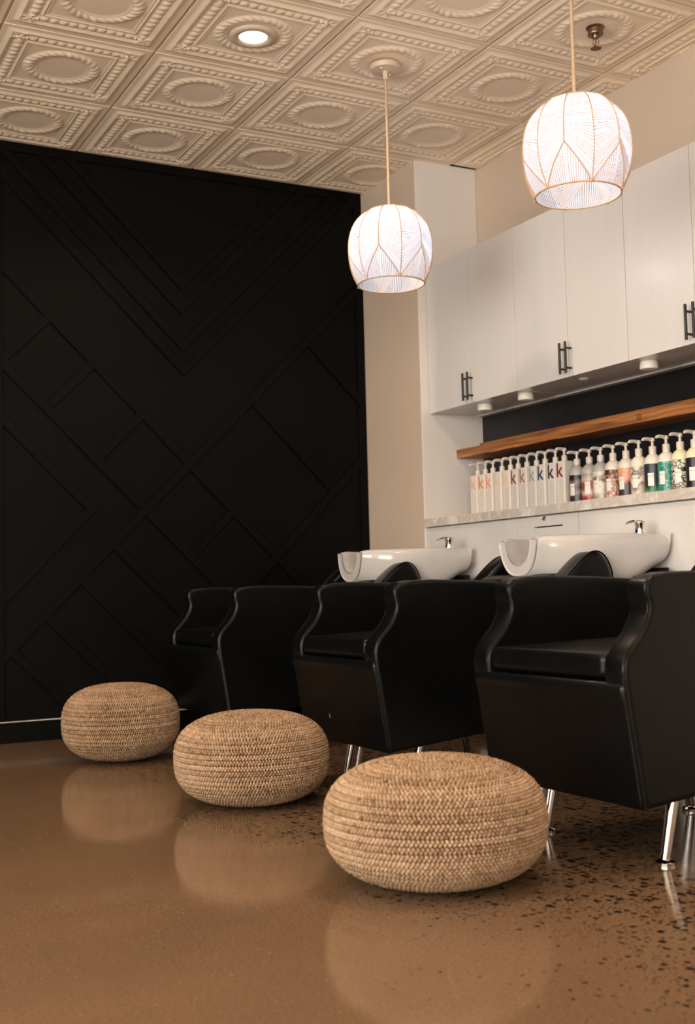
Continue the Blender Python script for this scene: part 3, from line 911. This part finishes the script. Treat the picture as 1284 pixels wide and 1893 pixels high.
def make_chair():
    t = thing('backwash_chair', (0, 0, 0), 'x', 'chair', 'black backwash chairs with basins')
    # side panels with a swooping front
    front = smooth_curve([(0.0, 0.153), (-0.016, 0.26), (-0.033, 0.37), (-0.046, 0.455), (-0.045, 0.494), (-0.028, 0.526), (0.010, 0.566), (0.033, 0.606), (0.037, 0.634), (0.030, 0.662), (0.033, 0.685), (0.056, 0.701)], 3)
    prof = front + [(0.10, 0.708), (0.18, 0.710), (0.35, 0.704), (0.55, 0.691), (0.79, 0.671), (0.79, 0.235), (0.4, 0.192)]
    for s in (-1, 1):
        y0, y1 = (0.240, 0.316) if s > 0 else (-0.316, -0.240)
        o = MB().rprism(prof, y0, y1, 0.013, 4).build('side_panel', M['leather'], t, smooth=True, angle=70)
        # piping along the two front arrises
        for yy in (y0 + 0.006, y1 - 0.006):
            pts = [(x + 0.005, yy, z) for x, z in front[::2]]
            MB().tube(pts, 0.0042, 6).build('piping', M['leather'], o, smooth=True)
    # front apron
    ap = MB()
    apf = smooth_curve([(-0.003, 0.155), (-0.019, 0.26), (-0.036, 0.37), (-0.0495, 0.425), (-0.047, 0.445), (-0.037, 0.452)], 4) + [(-0.02, 0.451), (0.02, 0.157)]
    ap.rprism(apf, -0.3095, 0.3095, 0.013, 4)
    ap.build('front_apron', M['leather'], t, smooth=True, angle=60)
    MB().box(0.02, 0.785, -0.240, 0.240, 0.20, 0.452).build('seat_base', M['leather'], t)
    bt = MB(); bt.add([(0.0, -0.30, 0.160), (0.0, 0.30, 0.160), (0.77, 0.30, 0.236), (0.77, -0.30, 0.236), (0.0, -0.30, 0.21), (0.0, 0.30, 0.21), (0.77, 0.30, 0.26), (0.77, -0.30, 0.26)],
                      [(0, 1, 2, 3), (4, 7, 6, 5), (0, 4, 5, 1), (2, 6, 7, 3), (1, 5, 6, 2), (0, 3, 7, 4)])
    bt.build('underside', M['leather'], t)
    cs = MB().rbox(-0.042, 0.62, -0.237, 0.237, 0.455, 0.518, 0.018, 4, crown=0.020)
    c = cs.build('seat_cushion', M['leather'], t, smooth=True, angle=180)
    lp = [(x, y, 0.501) for x, y in ((0.5, -0.232), (0.1, -0.232), (-0.02, -0.231), (-0.036, -0.222), (-0.040, -0.2), (-0.0415, 0.0), (-0.040, 0.2), (-0.036, 0.222), (-0.02, 0.231), (0.1, 0.232), (0.5, 0.232))]
    lp = [(x + 0.004, y * 0.987, 0.512) for x, y, z in lp]
    MB().tube(lp, 0.0042, 6).build('piping', M['leather'], c, smooth=True)
    # reclined back with a low centre and raised wings
    ear = smooth_curve([(0.48, 0.46), (0.62, 0.585), (0.745, 0.703), (0.82, 0.768), (0.872, 0.797), (0.915, 0.790), (0.945, 0.755), (0.960, 0.700), (0.950, 0.600), (0.90, 0.50)], 4) + [(0.88, 0.45)]
    low = smooth_curve([(0.45, 0.46), (0.60, 0.590), (0.70, 0.685), (0.735, 0.713), (0.775, 0.722), (0.83, 0.700), (0.85, 0.64), (0.83, 0.55)], 4) + [(0.80, 0.45)]
    for s in (-1, 1):
        y0, y1 = (0.205, 0.300) if s > 0 else (-0.300, -0.205)
        o = MB().rprism(ear, y0, y1, 0.020, 4).build('head_wing', M['leather'], t, smooth=True, angle=70)
        pts = [(x + 0.003, y0 + 0.008 if s < 0 else y1 - 0.008, z) for x, z in ear[8:30]]
        MB().tube(pts, 0.0035, 6).build('piping', M['leather'], o, smooth=True)
    MB().rprism(low, -0.215, 0.215, 0.015, 3).build('backrest', M['leather'], t, smooth=True, angle=70)
    # pedestal carrying the bowl
    pd = MB()
    pd.rprism([(0.80, 0.0), (1.18, 0.0), (1.18, 0.60), (1.235, 0.70), (1.235, 0.735), (1.12, 0.655), (0.82, 0.645)], -0.295, 0.265, 0.006, 2)
    pd.build('pedestal', M['leather'], t, smooth=True, angle=30)
    bs = loft_basin().build('basin', M['ceramic'], t, smooth=True, angle=180)
    tag(bs, 'white ceramic shampoo basin')
    bs.location = (0, -0.035, 0)
    md = bs.modifiers.new('sub', 'SUBSURF'); md.levels = 2; md.render_levels = 2
    fx, fy, fz = 1.185, -0.165, 0.866
    fc = MB()
    fc.lathe([(0.024, 0.0), (0.024, 0.004), (0.020, 0.006), (0.0195, 0.030), (0.021, 0.034), (0.0215, 0.044), (0.017, 0.048), (0.001, 0.049)], 20, (fx, fy, fz))
    tp = fc.build('mixer_tap', M['chrome'], bs, smooth=True, angle=35)
    lv = MB(); lv.tube([(fx, fy, fz + 0.044), (fx - 0.03, fy, fz + 0.047), (fx - 0.062, fy, fz + 0.040), (fx - 0.07, fy, fz + 0.036)], [0.008, 0.006, 0.0045, 0.003], 8)
    # the lever belongs to the tap and shares its mesh level
    lv2 = lv.build('tap_lever', M['chrome'], bs, smooth=True)
    for s in (-1, 1):
        for x0, dx in ((0.125, 0.045), (0.66, -0.045)):
            zt = 0.20 + 0.03 * (x0 > 0.4)
            lg = MB(); lg.tube([(x0, s * 0.235, 0.012), (x0 + dx, s * 0.235, zt)], [0.0125, 0.0165], 14)
            l = lg.build('leg', M['chrome'], t, smooth=True)
            MB().lathe([(0.024, 0.0), (0.0245, 0.007), (0.021, 0.011), (0.014, 0.014)], 20, (x0, s * 0.235, 0)).build('glide', M['chrome'], l, smooth=True)
    return t
ch = make_chair()
spots = [((0.935, -0.770, 0), 'black leather backwash chair closest to the dark panelled wall, with white basin'),
         ((0.960, -2.070, 0), 'black leather backwash chair in the middle of the row, scuffed front, with white basin'),
         ((0.960, -3.262, 0), 'black leather backwash chair farthest from the dark panelled wall')]
chairs = []
for i, (loc, lb) in enumerate(spots):
    o = ch if i == 0 else copy_tree(ch)
    o.location = loc; o['label'] = lb; chairs.append(o)
M['scuff'] = mat('leather_scuff', (0.45, 0.40, 0.36), 0.7, var=0.3, scale=300)
sc = MB().add([(-0.0196, 0.058, 0.240), (-0.0190, 0.053, 0.237), (-0.0225, 0.056, 0.258)], [(0, 1, 2)])
so = sc.build('scuff', M['scuff'], chairs[1]); so.location = (-0.006, 0, 0)

# ------------------------------------------------------------------ jute poufs
PR, PH, PN = 0.252, 0.300, 2.6
def pouf_profile(n=400):
    pts = []
    for i in range(n + 1):
        a = -PI / 2 + PI * i / n
        c, s = math.cos(a), math.sin(a)
        pts.append((PR * abs(c) ** (2 / PN), PH / 2 + math.copysign(abs(s) ** (2 / PN), s) * PH / 2))
    return pts
pp = pouf_profile()
arc = [0.0]
for i in range(1, len(pp)): arc.append(arc[-1] + math.hypot(pp[i][0] - pp[i - 1][0], pp[i][1] - pp[i - 1][1]))
def at_arc(s):
    for i in range(1, len(arc)):
        if arc[i] >= s:
            t = (s - arc[i - 1]) / (arc[i] - arc[i - 1])
            return (pp[i - 1][0] + (pp[i][0] - pp[i - 1][0]) * t, pp[i - 1][1] + (pp[i][1] - pp[i - 1][1]) * t)
    return pp[-1]
ROW = 0.0170
nrows = int(arc[-1] / ROW)
stitch_ring = []
def braid_row(s, ri, rng):
    r, z = at_arc(s)
    ra, za = at_arc(max(0, s - 0.004)); rb_, zb_ = at_arc(min(arc[-1], s + 0.004))
    tv = Vector((rb_ - ra, zb_ - za)).normalized()          # along the profile
    nv = Vector((tv.y, -tv.x))                               # outward
    r = max(0.004, r - nv.x * 0.006); z = z - nv.y * 0.006
    cnt = max(5, int(2 * PI * r / 0.0098))
    vv = []; ff = []; tint = []
    off = rng.random()
    rowtint = rng.uniform(-0.13, 0.13)
    for k in range(cnt):
        for half in (0, 1):
            an = 2 * PI * (k + off + 0.5 * half) / cnt
            er = Vector((math.cos(an), math.sin(an), 0)); et = Vector((-math.sin(an), math.cos(an), 0)); ez = Vector((0, 0, 1))
            tanv = er * tv.x + ez * tv.y
            nor = er * nv.x + ez * nv.y
            cpos = er * r + ez * z + tanv * (0.0033 if half else -0.0033) + nor * rng.uniform(-0.0008, 0.0012)
            sl = (-0.95 if half else 0.95) + rng.uniform(-0.12, 0.12)
            d1 = (et * math.cos(sl) + tanv * math.sin(sl)).normalized()
            d2 = nor.cross(d1).normalized()
            ln, wd, ht = 0.0064 * rng.uniform(0.9, 1.15), 0.0037, 0.0066
            o = len(vv)
            # stitch: pointed ends, hexagonal middle
            vv.append(tuple(cpos - d1 * ln - nor * 0.002))
            for q in (-0.45, 0.45):
                for w_, h_ in ((-1, -0.3), (-0.75, 0.6), (0, 1.0), (0.75, 0.6), (1, -0.3)):
                    vv.append(tuple(cpos + d1 * ln * q + d2 * wd * w_ + nor * ht * h_))
            vv.append(tuple(cpos + d1 * ln - nor * 0.002))
            for w_ in range(4):
                ff.append((o, o + 2 + w_, o + 1 + w_))
                ff.append((o + 1 + w_, o + 2 + w_, o + 7 + w_, o + 6 + w_))
                ff.append((o + 11, o + 6 + w_, o + 7 + w_))
            tn = min(1, max(0, 0.5 + rowtint + rng.gauss(0, 0.11)))
            tint += [tn] * 12
    me = MB().add(vv, ff).mesh('braid_row', True)
    at = me.attributes.new('tint', 'FLOAT', 'POINT')
    at.data.foreach_set('value', tint)
    me.materials.append(M['jute'])
    return me
rng = random.Random(11)
row_meshes = [braid_row(ROW * (i + 0.5), i, rng) for i in range(nrows)]
core = MB().lathe([(max(0.0005, r * 0.955), PH / 2 + (z - PH / 2) * 0.93) for r, z in pp[::10]], 48).mesh('core', True)
core.materials.append(M['jutecore'])
pouf_spots = [(0.531, -0.882, 0.242, 0.317, 0.4, (0.02, -0.02), 'round braided jute pouf closest to the dark panelled wall'),
              (0.587, -2.130, 0.252, 0.297, 2.1, (0.0, 0.02), 'round braided jute pouf between the two others'),
              (0.535, -3.335, 0.261, 0.291, 4.4, (0.015, 0.03), 'round braided jute pouf farthest from the dark panelled wall')]
for x, y, R_, H_, rz, tl, lb in pouf_spots:
    t = thing('jute_pouf', (x, y, 0), lb, 'pouf', 'braided jute poufs')
    t.rotation_euler = (0, 0, rz)
    t.scale = (R_ / PR, R_ / PR, H_ / PH)
    link('core', core, None, t)
    for me in row_meshes: link('braid_row', me, None, t)

# ------------------------------------------------------------------ pendants
def rad_at(q):
    # shade profile, q from 0 (top) to 1 (rim): radius, z relative to shade top
    P = [(0.020, 0.0), (0.060, -0.006), (0.105, -0.026), (0.143, -0.062), (0.167, -0.108), (0.178, -0.160), (0.1785, -0.210), (0.170, -0.258), (0.156, -0.296), (0.139, -0.328)]
    return P
shade_prof = smooth_curve(rad_at(0), 5)
acc = [0.0]
for i in range(1, len(shade_prof)): acc.append(acc[-1] + math.hypot(shade_prof[i][0] - shade_prof[i - 1][0], shade_prof[i][1] - shade_prof[i - 1][1]))
def sp(q):
    s = q * acc[-1]
    for i in range(1, len(acc)):
        if acc[i] >= s - 1e-9:
            t = (s - acc[i - 1]) / (acc[i] - acc[i - 1]); a, b_ = shade_prof[i - 1], shade_prof[i]
            return a[0] + (b_[0] - a[0]) * t, a[1] + (b_[1] - a[1]) * t
    return shade_prof[-1]
NR = 12
def rib_pt(k, q, e=0.0):
    r, z = sp(q); a = 2 * PI * k / NR + 0.27
    return Vector(((r + e) * math.cos(a), (r + e) * math.sin(a), z))
COVER = 0.62  # share of the shade that is string, the rest is open
QP = 0.70    # height of the star points
def make_pendant():
    t = thing('pendant_lamp', (0, 0, 0), 'x', 'lamp', 'woven globe pendants')
    D = 0.61
    cn = MB().lathe([(0.001, 0.0), (0.066, 0.0), (0.066, -0.014), (0.062, -0.020), (0.012, -0.024), (0.011, -0.055), (0.006, -0.058), (0.001, -0.058)], 32).build('ceiling_rose', M['canopy'], t, smooth=True, angle=35)
    for an in (0.6, 0.6 + PI):
        MB().lathe([(0.001, -0.027), (0.005, -0.0262), (0.006, -0.022)], 10, (0.038 * math.cos(an), 0.038 * math.sin(an), 0)).build('screw', M['chrome'], cn, smooth=True)
    MB().tube([(0, 0, -0.05), (0.001, 0, -0.3), (0, 0, -D - 0.02)], 0.0062, 10).build('cord', M['cord'], t, smooth=True)
    shb = MB(); up0 = Vector((0, 0, -D)); NS = 46
    def gore_q(k, f):
        end = QP if k % 2 else 1.0
        q6 = 0.6 * (QP + 0.15)
        return f / 0.6 * q6 if f < 0.6 else q6 + (f - 0.6) / 0.4 * (end - q6)
    def on_shade(k, q, e=0.0):
        r, z = sp(q); a = 2 * PI * k / NR + 0.27
        fr = abs((k % 1.0) - 0.5); sag = r * (1 - math.cos(PI / NR)) * (1 - (2 * fr) ** 2) * 0.6
        return Vector(((r - sag + e) * math.cos(a), (r - sag + e) * math.sin(a), z)) + up0
    for k in range(NR):
        for i in range(NS):
            f0 = 0.02 + 0.98 * i / NS; f1 = f0 + 0.98 / NS * COVER
            vv = []
            for g in range(5):
                h = g / 4
                for f in (f0, f1):
                    q = gore_q(k, f) * (1 - h) + gore_q(k + 1, f) * h
                    vv.append(on_shade(k + h, q))
            shb.add(vv, [(2 * g, 2 * g + 1, 2 * g + 3, 2 * g + 2) for g in range(4)])
        for i in range(11):
            h0, h1 = i / 11, (i + COVER) / 11
            qq = lambda h: QP + (1 - QP) * (h if k % 2 else 1 - h)
            vv = []
            for g in range(4):
                for h in (h0, h1):
                    q = qq(h) + (1.0 - qq(h)) * g / 3
                    vv.append(on_shade(k + h, q))
            shb.add(vv, [(2 * g, 2 * g + 1, 2 * g + 3, 2 * g + 2) for g in range(3)])
    shd = shb.build('shade', M['shade'], t, smooth=True, angle=180)
    up_ = Vector((0, 0, -D))
    for k in range(NR):
        qe = QP if k % 2 else 1.0
        MB().tube([rib_pt(k, qe * i / 24, 0.0012) + up_ for i in range(25)], 0.0021, 6).build('rib', M['tan'], shd, smooth=True)
    pts = [rib_pt(k, 1.0, 0.0012) for k in range(NR + 1)]
    ring = []
    r, z = sp(1.0)
    ring = [(r * math.cos(2 * PI * i / 48), r * math.sin(2 * PI * i / 48), z - D) for i in range(49)]
    MB().tube(ring, 0.0028, 6, cap=False).build('rim_ring', M['tan'], shd, smooth=True)
    def surf(k0, q0, k1, q1, f, e=0.0012):
        # point on the shade between two rib positions
        k = k0 + (k1 - k0) * f; q = q0 + (q1 - q0) * f
        r, z = sp(q); a = 2 * PI * k / NR + 0.27
        # strings are chords between ribs
        fr = abs((k % 1.0) - 0.5); sag = r * (1 - math.cos(PI / NR)) * (1 - (2 * fr) ** 2) * 0.6
        return Vector(((r - sag + e) * math.cos(a), (r - sag + e) * math.sin(a), z)) + up_
    for k in range(NR):
        a_, b_ = (k, QP), (k + 1, 1.0)
        if k % 2 == 0: a_, b_ = (k, 1.0), (k + 1, QP)
        MB().tube([surf(a_[0], a_[1], b_[0], b_[1], f / 10, 0.0016) for f in range(11)], 0.0021, 6).build('star_cord', M['tan'], shd, smooth=True)
        if k % 2 == 0:
            c = rib_pt(k, 0.995, 0.002) + up_
            MB().lathe([(0.001, -0.006), (0.005, -0.004), (0.006, 0), (0.005, 0.004), (0.001, 0.006)], 8, tuple(c)).build('knot', M['tan'], shd, smooth=True)
    # fine strings
    st = MB()
    rr = random.Random(5)
    for k in range(NR):
        k0, k1 = k, k + 1
        # gore above the star: strings run from rib to rib, fanning near the star
        for i in range(NS):
            f = 0.02 + 0.98 * (i + (1 + COVER) / 2) / NS
            if f > 1 or rr.random() < 0.25: continue
            e0 = rr.uniform(-0.0008, 0.0012)
            st.tube([surf(k0, gore_q(k0, f), k1, gore_q(k1, f), g / 5, e0) for g in range(6)], 0.00075, 4, cap=False)
        # star triangles: upright strings
        for i in range(1, 11):
            f = i / 11
            kk = k0 + f
            q0 = QP + (1 - QP) * (f if k0 % 2 else 1 - f)
            st.tube([surf(kk, q0, kk, 1.0, g / 3, 0.0010) for g in range(4)], 0.00085, 4, cap=False)
    so_ = st.build('string_weave', M['tan'], shd); so_['kind'] = 'stuff'
    # lamp holder and bulb
    MB().lathe([(0.001, 0.0), (0.018, -0.002), (0.019, -0.05), (0.015, -0.056), (0.001, -0.056)], 18, (0, 0, -D - 0.015)).build('lamp_holder', M['canopy'], t, smooth=True, angle=40)
    return t
def pendant_light(loc):
    ld = bpy.data.lights.new('bulb', 'POINT'); ld.energy = PENDANT_W; ld.color = (0.97, 0.96, 1.0); ld.shadow_soft_size = 0.032
    lo = bpy.data.objects.new('bulb', ld); col.objects.link(lo); lo.location = loc
    return lo
pe = make_pendant()
pspots = [((1.525, -1.510, HC), 'white woven globe pendant closest to the dark panelled wall'),
          ((1.525, -2.735, HC), 'white woven globe pendant over the middle chairs, second from the dark wall'),
          ((1.525, -3.955, HC), 'white woven globe pendant third from the dark wall')]
for i, (loc, lb) in enumerate(pspots):
    o = pe if i == 0 else copy_tree(pe)
    o.location = (loc[0], loc[1], HC - 0.0125); o['label'] = lb; o.rotation_euler.z = (-0.017, -0.122, 0.3)[i]
    pendant_light((loc[0], loc[1], HC - 0.61 - 0.135))

# ------------------------------------------------------------------ downlights
def downlight(x, y, lb):
    t = thing('downlight', (x, y, HC - 0.006), lb, 'light', 'recessed downlights')
    MB().lathe([(0.056, -0.001), (0.060, -0.009), (0.078, -0.011), (0.092, -0.008), (0.096, 0.0)], 40).build('trim_ring', M['canopy'], t, smooth=True, angle=60)
    MB().lathe([(0.0005, -0.0045), (0.055, -0.004), (0.056, -0.002)], 40).build('lens', M['lens'], t, smooth=True)
    ld = bpy.data.lights.new('downlight_lamp', 'AREA'); ld.shape = 'DISK'; ld.size = 0.105; ld.energy = DOWNLIGHT_W; ld.color = WARM
    ld.spread = math.radians(150)
    lo = bpy.data.objects.new('downlight_lamp', ld); col.objects.link(lo); lo.location = (x, y, HC - 0.019)
downlight(0.915, -1.518, 'lit recessed downlight in the pressed ceiling nearest the dark panelled wall')
k_ = 0
for x in (0.915, -1.525):
    for y in (-1.518, -3.958, -6.398):
        if (x, y) == (0.915, -1.518): continue
        k_ += 1
        downlight(x, y, ['lit recessed downlight above the row of jute poufs, second from the dark wall', 'lit recessed downlight by the shop windows on the pouf side', 'lit recessed downlight by the dark wall, well away from the pendants', 'lit recessed downlight in the middle of the open salon floor', 'lit recessed downlight by the corner of the shop windows'][k_ - 1])

# ------------------------------------------------------------------ sprinkler
sx, sy = 2.125, -2.150
t = thing('fire_sprinkler', (sx, sy, HC - 0.004), 'bronze fire sprinkler head on the pressed ceiling', 'sprinkler')
MB().lathe([(0.001, 0.0), (0.036, 0.0), (0.037, -0.004), (0.030, -0.008), (0.029, -0.026), (0.032, -0.028), (0.031, -0.031), (0.001, -0.031)], 28).build('escutcheon', M['brass'], t, smooth=True, angle=40)
MB().lathe([(0.014, -0.031), (0.014, -0.042), (0.011, -0.046), (0.001, -0.046)], 16).build('body', M['brass'], t, smooth=True, angle=40)
for s in (-1, 1):
    MB().tube(smooth_curve([(s * 0.011, 0, -0.042), (s * 0.016, 0, -0.056), (s * 0.013, 0, -0.068), (s * 0.002, 0, -0.080)], 3), 0.0028, 8).build('frame_arm', M['chrome'], t, smooth=True)
M['redglass'] = mat('sprinkler_bulb', (0.45, 0.05, 0.03), 0.1, var=0.02)
MB().tube([(0, 0, -0.046), (0, 0, -0.060), (0, 0, -0.076)], [0.002, 0.0032, 0.002], 8).build('glass_bulb', M['redglass'], t, smooth=True)
df = MB()
df.lathe([(0.001, -0.079), (0.008, -0.079), (0.010, -0.084), (0.010, -0.087), (0.001, -0.087)], 16)
for k in range(14):
    a = 2 * PI * k / 14
    c, s = math.cos(a), math.sin(a)
    p = [(0.009, -0.003), (0.021, -0.0032), (0.021, 0.0032), (0.009, 0.003)]
    vv = [(x * c - y * s, x * s + y * c, z) for z in (-0.0855, -0.087) for x, y in p]
    df.add(vv, [(0, 1, 2, 3), (7, 6, 5, 4), (0, 4, 5, 1), (1, 5, 6, 2), (2, 6, 7, 3), (3, 7, 4, 0)])
df.build('deflector', M['brass'], t)
